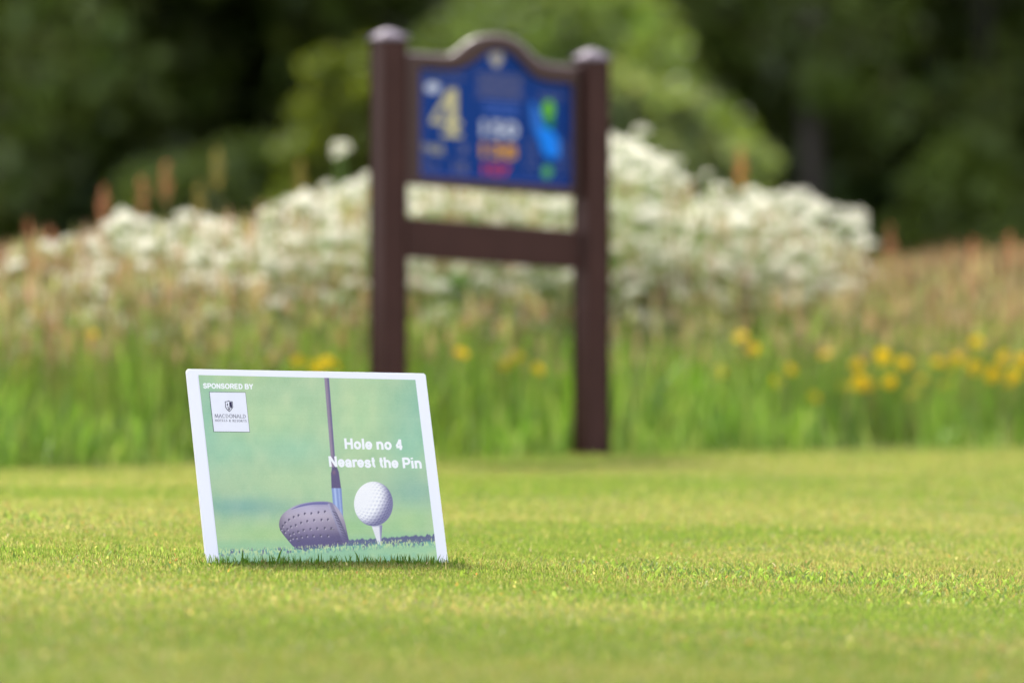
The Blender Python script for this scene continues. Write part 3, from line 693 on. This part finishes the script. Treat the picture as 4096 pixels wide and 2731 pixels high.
# dark shadow behind the grass line, right of the club head
shb = sstep(1215, 1275, PX)*sstep(-38, -22, PY-gy+(fbm(PX/16, PY/60, 250, 3)-.5)*30-sstep(1550, 1650, PX)*-6)*sstep(16, 0, PY-gy-4)
over(shb*.95, (84, 88, 132))
def poly_mask(pts, soft=2.0):
    pts = np.array(pts, float); x0, y0 = pts.min(0)-20; x1, y1 = pts.max(0)+20
    sel = (PX > x0) & (PX < x1) & (PY > y0) & (PY < y1); out_ = np.zeros(PX.shape); X_, Y_ = PX[sel], PY[sel]
    ins = np.zeros(X_.shape, bool); dm_ = np.full(X_.shape, 1e9); n = len(pts)
    for i in range(n):
        a, b_ = pts[i], pts[(i+1) % n]; d = b_-a
        t = np.clip(((X_-a[0])*d[0]+(Y_-a[1])*d[1])/(d@d), 0, 1); dm_ = np.minimum(dm_, np.hypot(X_-a[0]-t*d[0], Y_-a[1]-t*d[1]))
        c = ((a[1] > Y_) != (b_[1] > Y_)); xx = (b_[0]-a[0])*(Y_-a[1])/(b_[1]-a[1]+1e-9)+a[0]; ins ^= c & (X_ < xx)
    sd = np.where(ins, dm_, -dm_); out_[sel] = sstep(-soft, soft, sd); return out_
def smooth_poly(p, it=2):
    p = [tuple(q) for q in p]
    for _ in range(it):
        q = []
        for i in range(len(p)):
            a, b_ = p[i], p[(i+1) % len(p)]; q += [(a[0]*.75+b_[0]*.25, a[1]*.75+b_[1]*.25), (a[0]*.25+b_[0]*.75, a[1]*.25+b_[1]*.75)]
        p = q
    return p
# shaft
sh = poly_mask([(1085, 100), (1118, 100), (1170, 780), (1142, 790)], 4)
xc = np.interp(PY, [100, 790], [1101, 1156]); q = (PX-xc)/20
over(sh, (118, 106, 140)); over(sh*np.exp(-((q+.35)/.45)**2)*.6, (160, 140, 160)); over(sh*sstep(.1, .9, q), (88, 80, 135)); over(sh*sstep(-.5, -1, q)*.7, (150, 175, 205))
fe = poly_mask([(1146, 768), (1178, 768), (1192, 800), (1210, 925), (1140, 925), (1136, 810)], 4); over(fe, (84, 72, 118)); gau(1158, 805, 12, 16, (150, 110, 130), .6)
ho = poly_mask([(1140, 918), (1211, 918), (1224, 1130), (1180, 1090), (1150, 1030)], 4); qx = (PX-np.interp(PY, [918, 1130], [1175, 1195]))/35
over(ho, (125, 145, 205)); over(ho*np.exp(-((qx+.35)/.25)**2), (170, 190, 235)); over(ho*np.exp(-((qx-.45)/.18)**2)*.8, (160, 180, 225)); over(ho*sstep(.65, 1, qx)*.7, (105, 120, 190))
# club head
HEAD = smooth_poly([(752, 1185), (768, 1115), (835, 1062), (905, 1032), (985, 1017), (1065, 1012), (1135, 1016), (1172, 1045), (1208, 1090), (1236, 1150), (1254, 1240), (1270, 1318), (1200, 1340), (1050, 1356), (950, 1364), (872, 1354), (820, 1292), (772, 1236)], 2)
hm = poly_mask(HEAD, 3)
sh_ = np.clip((PY-1015)/340, 0, 1); cx_ = np.clip((PX-752)/500, 0, 1)
bc = np.stack([np.interp(sh_, [0, .12, .3, .55, .75, 1], v) for v in ([135, 182, 188, 152, 102, 88], [130, 174, 176, 140, 90, 78], [178, 206, 200, 170, 132, 124])], -1)
bc = bc*(1-.10*np.abs(cx_-.45)[..., None]*2)-(sstep(.14, 0, cx_)*30)[..., None]
IMG = IMG*(1-hm[..., None])+bc*hm[..., None]
over(hm*poly_mask(smooth_poly([(830, 1078), (905, 1040), (985, 1024), (1065, 1019), (1130, 1024), (1120, 1036), (1000, 1034), (900, 1054)], 2), 4)*.9, (98, 96, 158))
cut = poly_mask([(1112, 1018), (1140, 1018), (1300, 1350), (1236, 1345), (1170, 1180)], 3)*hm
over(cut*.9, (130, 124, 158)); over(cut*sstep(1200, 1330, PY)*.5, (110, 100, 140))
ridge = poly_mask([(1112, 1030), (1124, 1030), (1178, 1160), (1245, 1325), (1232, 1325), (1166, 1168)], 4)*hm; over(ridge*.55*sstep(1290, 1040, PY), (185, 185, 220))
for i in range(11):
    y = 1082+i*21.5; x = 1146+i*9.2
    over(poly_mask([(x, y), (x+26, y+10), (x+46, y+34), (x+44, y+38), (x+22, y+16), (x, y+5)], 2)*cut*.8, (72, 66, 100))
over(hm*sstep(1235, 1320, PY+ (PX-1000)*.10)*.75, (84, 74, 124))
DOTS = [(1093, 1088), (1046, 1094), (994, 1101), (946, 1103), (900, 1115), (865, 1127), (831, 1147), (803, 1168), (785, 1192), (773, 1217), (1115, 1145), (1068, 1147), (1014, 1150), (964, 1157), (919, 1169), (880, 1186), (845, 1197), (819, 1215), (800, 1235), (1140, 1208), (1092, 1207), (1036, 1209), (987, 1214), (937, 1221), (898, 1233), (862, 1243), (837, 1255), (1115, 1262), (1062, 1261), (1008, 1262), (961, 1263), (922, 1270), (884, 1277), (855, 1280), (835, 1290)]
for x, y in DOTS:
    over(np.exp(-((PX-x+1.5)/7)**4-((PY-y+1)/9)**4)*1.0, (70, 60, 92)); over(np.exp(-((PX-x-4)/5)**2-((PY-y-5)/5.5)**2)*.9, (205, 198, 214))
# grass over the sole
over(sstep(-6, 4, PY-gy-14+(fine-.5)*44)*sstep(1290, 1310, PY)*sstep(700, 800, PX)*sstep(1430, 1380, PX)*1.0, (150, 198, 160))
# ball and tee
tee = poly_mask([(1430, 1184), (1510, 1184), (1506, 1240), (1502, 1328), (1480, 1328), (1450, 1240)], 3)
over(tee, (228, 228, 240)); over(tee*sstep(.62, .9, (PX-1430-(PY-1184)*.34)/(78-(PY-1184)*.36+1)), (125, 122, 165)); over(tee*sstep(1205, 1188, PY)*.4, (150, 148, 185))
bx, by, brx, bry = 1446, 1031, 142, 160
ux, uy = (PX-bx)/brx, (PY-by)/bry; rr2 = ux**2+uy**2; bm = sstep(1.02, .985, np.sqrt(rr2))
nzv = np.sqrt(np.clip(1-rr2, 0, 1)); lam = -.62*ux-.40*uy+.68*nzv
sh2 = sstep(-.20, .62, lam)
bc = np.stack([118+(240-118)*sh2, 116+(241-116)*sh2, 158+(252-158)*sh2], -1)
IMG = IMG*(1-bm[..., None])+bc*bm[..., None]
gridu = np.arcsin(np.clip(ux, -1, 1)); gridv = np.arcsin(np.clip(uy, -1, 1)/np.maximum(np.sqrt(np.clip(1-ux**2, .02, 1)), .1).clip(.1, 1).clip(0, 1).clip(.2, 1)*.999 if False else np.clip(uy/np.maximum(np.sqrt(np.clip(1-ux**2, 0, 1)), .15), -1, 1))
cell = .185; row = np.floor(gridv/cell); offx = (row % 2)*.5; fu = (gridu/(cell*1.1)+offx); cu_ = np.floor(fu)+.5
du = (fu-cu_)*cell*1.1; dv = (gridv-(row+.5)*cell)
dr_ = np.hypot(du, dv)/cell; rim = np.exp(-((dr_-.40)/.09)**2); low = np.exp(-((du+.02)**2+(dv+.025)**2)/(.05)**2)
amp = bm*sstep(.95, .45, lam)*sstep(1.0, .93, np.sqrt(rr2))
IMG = IMG-(amp*low*42)[..., None]*np.array([1, 1, .75])+(amp*np.exp(-((du-.03)**2+(dv-.04)**2)/(.028)**2)*34)[..., None]
# sharp blades
band = sstep(-16, 2, PY-gy+(fine-.5)*34)*sstep(62, 16, PY-gy)
over(band*sstep(.50, .62, fine)*.8, (196, 216, 158)); over(band*sstep(.48, .36, fine)*.65, (84, 150, 148)); over(band*sstep(.40, .28, fine2)*.75, (78, 84, 130))
def arcp(cx, cy, rx, ry, a0, a1, n=10):
    P = [(cx+rx*math.cos(math.radians(a0+(a1-a0)*i/n)), cy+ry*math.sin(math.radians(a0+(a1-a0)*i/n))) for i in range(n+1)]; return list(zip(P[:-1], P[1:]))
def bold_glyph(c):
    L = lambda *p: [(a, b_, 1) for a, b_ in zip(p[:-1], p[1:])]
    if c == 'H': return 1.0, L((.18, .0), (.18, 1))+L((.82, 0), (.82, 1))+L((.18, .52), (.82, .52))
    if c == 'N': return 1.0, L((.18, 0), (.18, 1))+L((.82, 0), (.82, 1))+L((.2, .96), (.8, .04))
    if c == 'P': return .93, L((.18, 0), (.18, 1))+L((.18, .91), (.55, .91))+arcp(.55, .67, .25, .24, 90, -90)+L((.55, .43), (.18, .43))
    if c == 'R': return 1.0, L((.18, 0), (.18, 1))+L((.18, .91), (.58, .91))+arcp(.58, .69, .25, .22, 90, -90)+L((.58, .47), (.18, .47))+L((.55, .45), (.88, .03))
    if c == 'S': return .93, arcp(.465, .71, .29, .20, 25, 270)+arcp(.465, .29, .31, .21, 90, -160)
    if c == 'O': return 1.09, arcp(.545, .5, .40, .42, 0, 360, 20)
    if c == 'E': return .93, L((.18, 0), (.18, 1))+L((.18, .91), (.80, .91))+L((.18, .52), (.74, .52))+L((.18, .09), (.84, .09))
    if c == 'D': return 1.0, L((.18, 0), (.18, 1))+L((.18, .91), (.46, .91))+arcp(.46, .5, .37, .41, 90, -90)+L((.46, .09), (.18, .09))
    if c == 'B': return 1.0, L((.18, 0), (.18, 1))+L((.18, .91), (.56, .91))+arcp(.56, .72, .22, .19, 90, -90)+L((.56, .52), (.18, .52))+arcp(.60, .305, .24, .215, 90, -90)+L((.60, .09), (.18, .09))
    if c == 'Y': return .93, L((.10, 1), (.465, .48), (.83, 1))+L((.465, .48), (.465, 0))
    if c == 'o': return .85, arcp(.426, .365, .27, .28, 0, 360, 18)
    if c == 'l': return .39, L((.194, 0), (.194, 1))
    if c == 'i': return .39, L((.194, 0), (.194, .73))+L((.194, .86), (.194, 1.0))
    if c == 'e': return .78, arcp(.39, .365, .26, .28, 0, 322, 14)+L((.13, .365), (.65, .365))
    if c == 'n': return .85, L((.17, 0), (.17, .73))+arcp(.42, .42, .25, .23, 180, 0)+L((.67, .42), (.67, 0))
    if c == 'h': return .85, L((.17, 0), (.17, 1))+arcp(.42, .42, .25, .23, 180, 0)+L((.67, .42), (.67, 0))
    if c == 'a': return .78, arcp(.38, .47, .23, .18, 165, 0)+L((.61, .47), (.61, .12), (.66, 0))+arcp(.36, .22, .22, .145, 0, 360)
    if c == 'r': return .54, L((.17, 0), (.17, .73))+arcp(.42, .38, .25, .26, 180, 75)
    if c == 's': return .78, arcp(.385, .51, .22, .135, 25, 270)+arcp(.385, .22, .24, .15, 90, -160)
    if c == 't': return .47, L((.22, .95), (.22, .2), (.27, .1), (.40, .09))+L((.05, .65), (.41, .65))
    if c == '4': return .78, L((.52, 0), (.52, .97), (.10, .32))+L((.08, .27), (.72, .27))
    return .39, []
def paint_text(txt, tl, tr, bl, lw=.098):
    gs = [bold_glyph(c) for c in txt]; tot = sum(g_[0] for g_ in gs); A0 = np.array(bl, float); ex = np.array(tr, float)-np.array(tl, float); ey = np.array(tl, float)-A0
    hp = np.linalg.norm(ey); M = np.zeros(PX.shape); x = 0
    for w_, segs in gs:
        for sg in segs:
            a, b_ = sg[:2]; p = A0+ex*((x+a[0])/tot)+ey*a[1]; q = A0+ex*((x+b_[0])/tot)+ey*b_[1]
            x0, x1 = min(p[0], q[0])-14, max(p[0], q[0])+14; y0, y1 = min(p[1], q[1])-14, max(p[1], q[1])+14
            sel = (PX > x0) & (PX < x1) & (PY > y0) & (PY < y1); X_, Y_ = PX[sel], PY[sel]; d = q-p
            t = np.clip(((X_-p[0])*d[0]+(Y_-p[1])*d[1])/(d@d+1e-9), 0, 1)
            tu = ((X_-p[0])*d[0]+(Y_-p[1])*d[1])/(d@d+1e-9); ln = math.sqrt(d@d)
            dist = np.hypot(X_-p[0]-t*d[0], Y_-p[1]-t*d[1])
            if len(sg) > 2: dist = np.maximum(np.abs((X_-p[0])*d[1]-(Y_-p[1])*d[0])/ln, np.maximum(-tu, tu-1)*ln+lw*hp)
            M[sel] = np.maximum(M[sel], sstep(lw*hp+1.2, lw*hp-1.2, dist))
        x += w_
    over(M, (238, 241, 255))
IMG += (RNG.normal(0, 3.6, IMG.shape[:2]))[..., None]+(RNG.normal(0, .7, IMG.shape[0]))[:, None, None]+((fbm(PX/160, PY/70, 270, 3)-.5)*7)[..., None]
paint_text('SPONSORED BY', (201, 166), (567, 173), (204, 203), .118)
paint_text('Hole no 4', (1227, 560), (1656, 567), (1234, 637), .112)
paint_text('Nearest the Pin', (1112, 688), (1795, 701), (1121, 764), .112)

IMG = np.clip(IMG, 0, 255)
# scuffs on the sheet
for x, y, a in [(1190, 1300, 1.4), (900, 1300, 1.2), (1145, 1215, 1.6)]: over(np.exp(-(((PX-x)*math.cos(a)+(PY-y)*math.sin(a))/3)**2-((-(PX-x)*math.sin(a)+(PY-y)*math.cos(a))/14)**2)*.6, (60, 60, 60))
lin = (ink(IMG.reshape(-1, 3))).astype(np.float32)
Pw = np.array([list(bp(0, 0)), list(bp(1, 0)), list(bp(0, 1)), list(bp(1, 1))]); s_, t_ = ss.ravel()[:, None], tt.ravel()[:, None]
GV = Pw[0]*(1-s_)*(1-t_)+Pw[1]*s_*(1-t_)+Pw[2]*(1-s_)*t_+Pw[3]*s_*t_+np.array(list(en))*.0006-np.array(list(BL))
ii = np.arange(NX*NY).reshape(NY, NX); Qp = np.stack([ii[:-1, :-1].ravel(), ii[:-1, 1:].ravel(), ii[1:, 1:].ravel(), ii[1:, :-1].ravel()], 1)
pic = link('printed_picture', mesh_np('printed_picture', GV, Qp, None, M_PRINT, lin), nb)
LW = flat('lettering_white', (255, 255, 255), .86); LD = flat('lettering_dark', (48, 38, 78)); BX = flat('logo_white', (244, 241, 255), 1.12)
BX.node_tree.nodes['Hue/Saturation/Value'] if False else None
def quad_board(name, p, m, off, par=pic):
    mb = MB(); mb.add([bp(*toB(*q), off) for q in p], [tuple(range(len(p)))]); return link(name, mb.mesh(name, m, BL), par)
def text_board(s, tl, tr, bl, m, off=.0014, bold=.02, space=1.0, name='lettering', par=pic):
    V, Fc = text_verts(s, bold, space); A0 = Vector(toB(*bl)); A1 = Vector(toB(*tl))-A0; A2 = Vector(toB(*tr))-Vector(toB(*tl))
    mb = MB(); mb.add([bp(*(A0+A2*a+A1*b_), off) for a, b_ in V], Fc); return link(name, mb.mesh(name, m, BL), par)
quad_board('logo_border', [(247, 228), (512, 231), (544, 517), (279, 514)], LD, .0010)
logo = quad_board('logo_panel', [(249.5, 231), (510, 234), (541, 514.5), (281.5, 511.5)], BX, .0013)
# shield
def gl(name, polys, m, off, par=logo):
    mb = MB()
    for p in polys: mb.add([bp(*toB(*q), off) for q in p], [tuple(range(len(p)))])
    return link(name, mb.mesh(name, m, BL), par)
SHD = [(360, 297), (378, 296), (388, 290), (398, 296), (417, 297), (420, 340), (408, 358), (393, 372), (376, 357), (364, 340)]
gl('shield', [SHD], LD, .0016); cx0, cy0 = 390, 330
gl('shield_field', [[(cx0+(x-cx0)*.84, cy0+(y-cy0)*.86) for x, y in SHD]], BX, .0019)
gl('shield_mark', [[(391, 302), (410, 303), (413, 338), (404, 350), (400, 334), (393, 334)], [(378, 308), (383, 320), (380, 333), (373, 320)], [(376, 338), (403, 338), (402, 342), (377, 342)], [(381, 346), (399, 346), (390, 362)]], LD, .0022)
# serif lettering from strokes
GL = {'M': [((0, 0), (.12, 1)), ((.12, 1), (.5, .1)), ((.5, .1), (.88, 1)), ((.88, 1), (1, 0))], 'A': [((0, 0), (.5, 1)), ((.5, 1), (1, 0)), ((.2, .36), (.8, .36))],
      'D': [((.1, 0), (.1, 1)), ((.1, 1), (.6, .96)), ((.6, .96), (.95, .5)), ((.95, .5), (.6, .04)), ((.6, .04), (.1, 0))], 'N': [((.05, 0), (.05, 1)), ((.05, 1), (.95, 0)), ((.95, 0), (.95, 1))],
      'L': [((.1, 0), (.1, 1)), ((.1, .02), (.9, .02)), ((.9, .02), (.9, .15))], 'H': [((.1, 0), (.1, 1)), ((.9, 0), (.9, 1)), ((.1, .5), (.9, .5))], 'T': [((.5, 0), (.5, 1)), ((0, .98), (1, .98))],
      'E': [((.1, 0), (.1, 1)), ((.1, .98), (.85, .98)), ((.1, .5), (.7, .5)), ((.1, .02), (.9, .02))], 'R': [((.1, 0), (.1, 1)), ((.1, .98), (.7, .9)), ((.7, .9), (.7, .58)), ((.7, .58), (.1, .5)), ((.35, .5), (1, 0))]}
def arc(cx, cy, rx, ry, a0, a1, n=9):
    P = [(cx+rx*math.cos(math.radians(a0+(a1-a0)*i/n)), cy+ry*math.sin(math.radians(a0+(a1-a0)*i/n))) for i in range(n+1)]; return list(zip(P[:-1], P[1:]))
GL['O'] = arc(.5, .5, .5, .5, 0, 360, 14); GL['C'] = arc(.5, .5, .5, .5, 50, 310, 10); GL['S'] = arc(.5, .74, .36, .26, 30, 270, 7)+arc(.5, .26, .38, .26, 90, -150, 7)
GL['&'] = arc(.45, .76, .22, .22, -60, 240, 8)+arc(.42, .25, .36, .27, 100, 330, 7)+[((.3, .6), (.95, 0))]
WD = {'M': 1.15, 'A': .95, 'C': .9, 'D': .95, 'O': 1.05, 'N': 1.0, 'L': .7, 'H': .95, 'T': .8, 'E': .72, 'R': .8, 'S': .62, '&': .8, ' ': .35}
def stroke_text(s, tl, tr, bl, th, m, off, gap=.28):
    tot = sum(WD[c]+gap for c in s)-gap; x = 0; mb = MB(); A0 = Vector(bl); UX = (Vector(tr)-Vector(tl)); VY = Vector(tl)-A0
    hpx = VY.length; k = UX.length/tot
    for c in s:
        for (a, b_) in GL.get(c, []):
            pa = Vector(((x+a[0]*WD[c])*k, a[1]*hpx)); pb = Vector(((x+b_[0]*WD[c])*k, b_[1]*hpx)); d = (pb-pa)
            if d.length < 1e-6: continue
            nn = Vector((-d.y, d.x)).normalized()*th*(.5 if abs(d.y) > abs(d.x)*.5 else .3); e = d.normalized()*th*.2
            q = [pa-nn-e, pb-nn+e, pb+nn+e, pa+nn-e]
            mb.add([bp(*toB(*(A0+UX*(v.x/UX.length)+VY*(v.y/hpx))), off) for v in q], [(0, 1, 2, 3)]); off += 1e-7
            for e_ in (pa, pb):   # serifs
                if c in 'MANDLHTER' and (abs(e_.y) < 1 or abs(e_.y-hpx) < 1) and abs(d.y) > abs(d.x)*.5:
                    yy = 0 if e_.y < hpx/2 else hpx; q = [Vector((e_.x-th*1.1, yy-th*.2)), Vector((e_.x+th*1.1, yy-th*.2)), Vector((e_.x+th*1.1, yy+th*.2)), Vector((e_.x-th*1.1, yy+th*.2))]
                    mb.add([bp(*toB(*(A0+UX*(v.x/UX.length)+VY*(v.y/hpx))), off) for v in q], [(0, 1, 2, 3)]); off += 1e-7
        x += WD[c]+gap
    return link('lettering', mb.mesh('lettering', m, BL), logo)
stroke_text('MACDONALD', (286, 388), (511, 391), (289, 413), 2.5, LD, .0017)
stroke_text('HOTELS & RESORTS', (289, 425), (517, 429), (290, 440), 2.0, LD, .0017, .42)

# ------------------------------------------------------------------ light, sky, camera
EL, AZ = math.radians(50), math.radians(-24)      # sun behind the boards, a little to the left
sd = Vector((math.sin(AZ)*math.cos(EL), math.cos(AZ)*math.cos(EL), math.sin(EL)))
sl = bpy.data.lights.new('sun', 'SUN'); sl.energy = 2.4; sl.angle = math.radians(10); sl.color = (1, .95, .86)
so = bpy.data.objects.new('sun', sl); COL.objects.link(so); so.rotation_euler = sd.to_track_quat('Z', 'Y').to_euler(); so.location = (0, 0, 30)
w = bpy.data.worlds.new('World'); SC.world = w; w.use_nodes = True; nt = w.node_tree; nt.nodes.clear()
sky = nt.nodes.new('ShaderNodeTexSky'); sky.sky_type = 'NISHITA'; sky.sun_disc = False; sky.sun_elevation = EL; sky.sun_rotation = AZ; sky.air_density = 1.0; sky.dust_density = 2.5; sky.ozone_density = 1
bg = nt.nodes.new('ShaderNodeBackground'); bg.inputs['Strength'].default_value = .15; wo = nt.nodes.new('ShaderNodeOutputWorld')
hz = nt.nodes.new('ShaderNodeHueSaturation'); hz.inputs['Saturation'].default_value = .38; nt.links.new(sky.outputs[0], hz.inputs['Color']); nt.links.new(hz.outputs[0], bg.inputs[0]); nt.links.new(bg.outputs[0], wo.inputs[0])
cd = bpy.data.cameras.new('camera'); cam = bpy.data.objects.new('camera', cd); COL.objects.link(cam); SC.camera = cam
cd.lens = 200; cd.sensor_width = 36; cd.clip_end = 2000; cd.clip_start = .1
cam.location = (0, 0, CAMZ); cam.rotation_euler = (PI/2-math.atan((1365.5-YH)/F), 0, 0)
cd.dof.use_dof = True; cd.dof.focus_distance = 12.08; cd.dof.aperture_fstop = 2.2; cd.dof.aperture_blades = 0
SC.render.engine = 'CYCLES'
SC.view_settings.view_transform = 'Standard'; SC.view_settings.look = 'None'; SC.view_settings.exposure = 1.82; SC.view_settings.gamma = 1
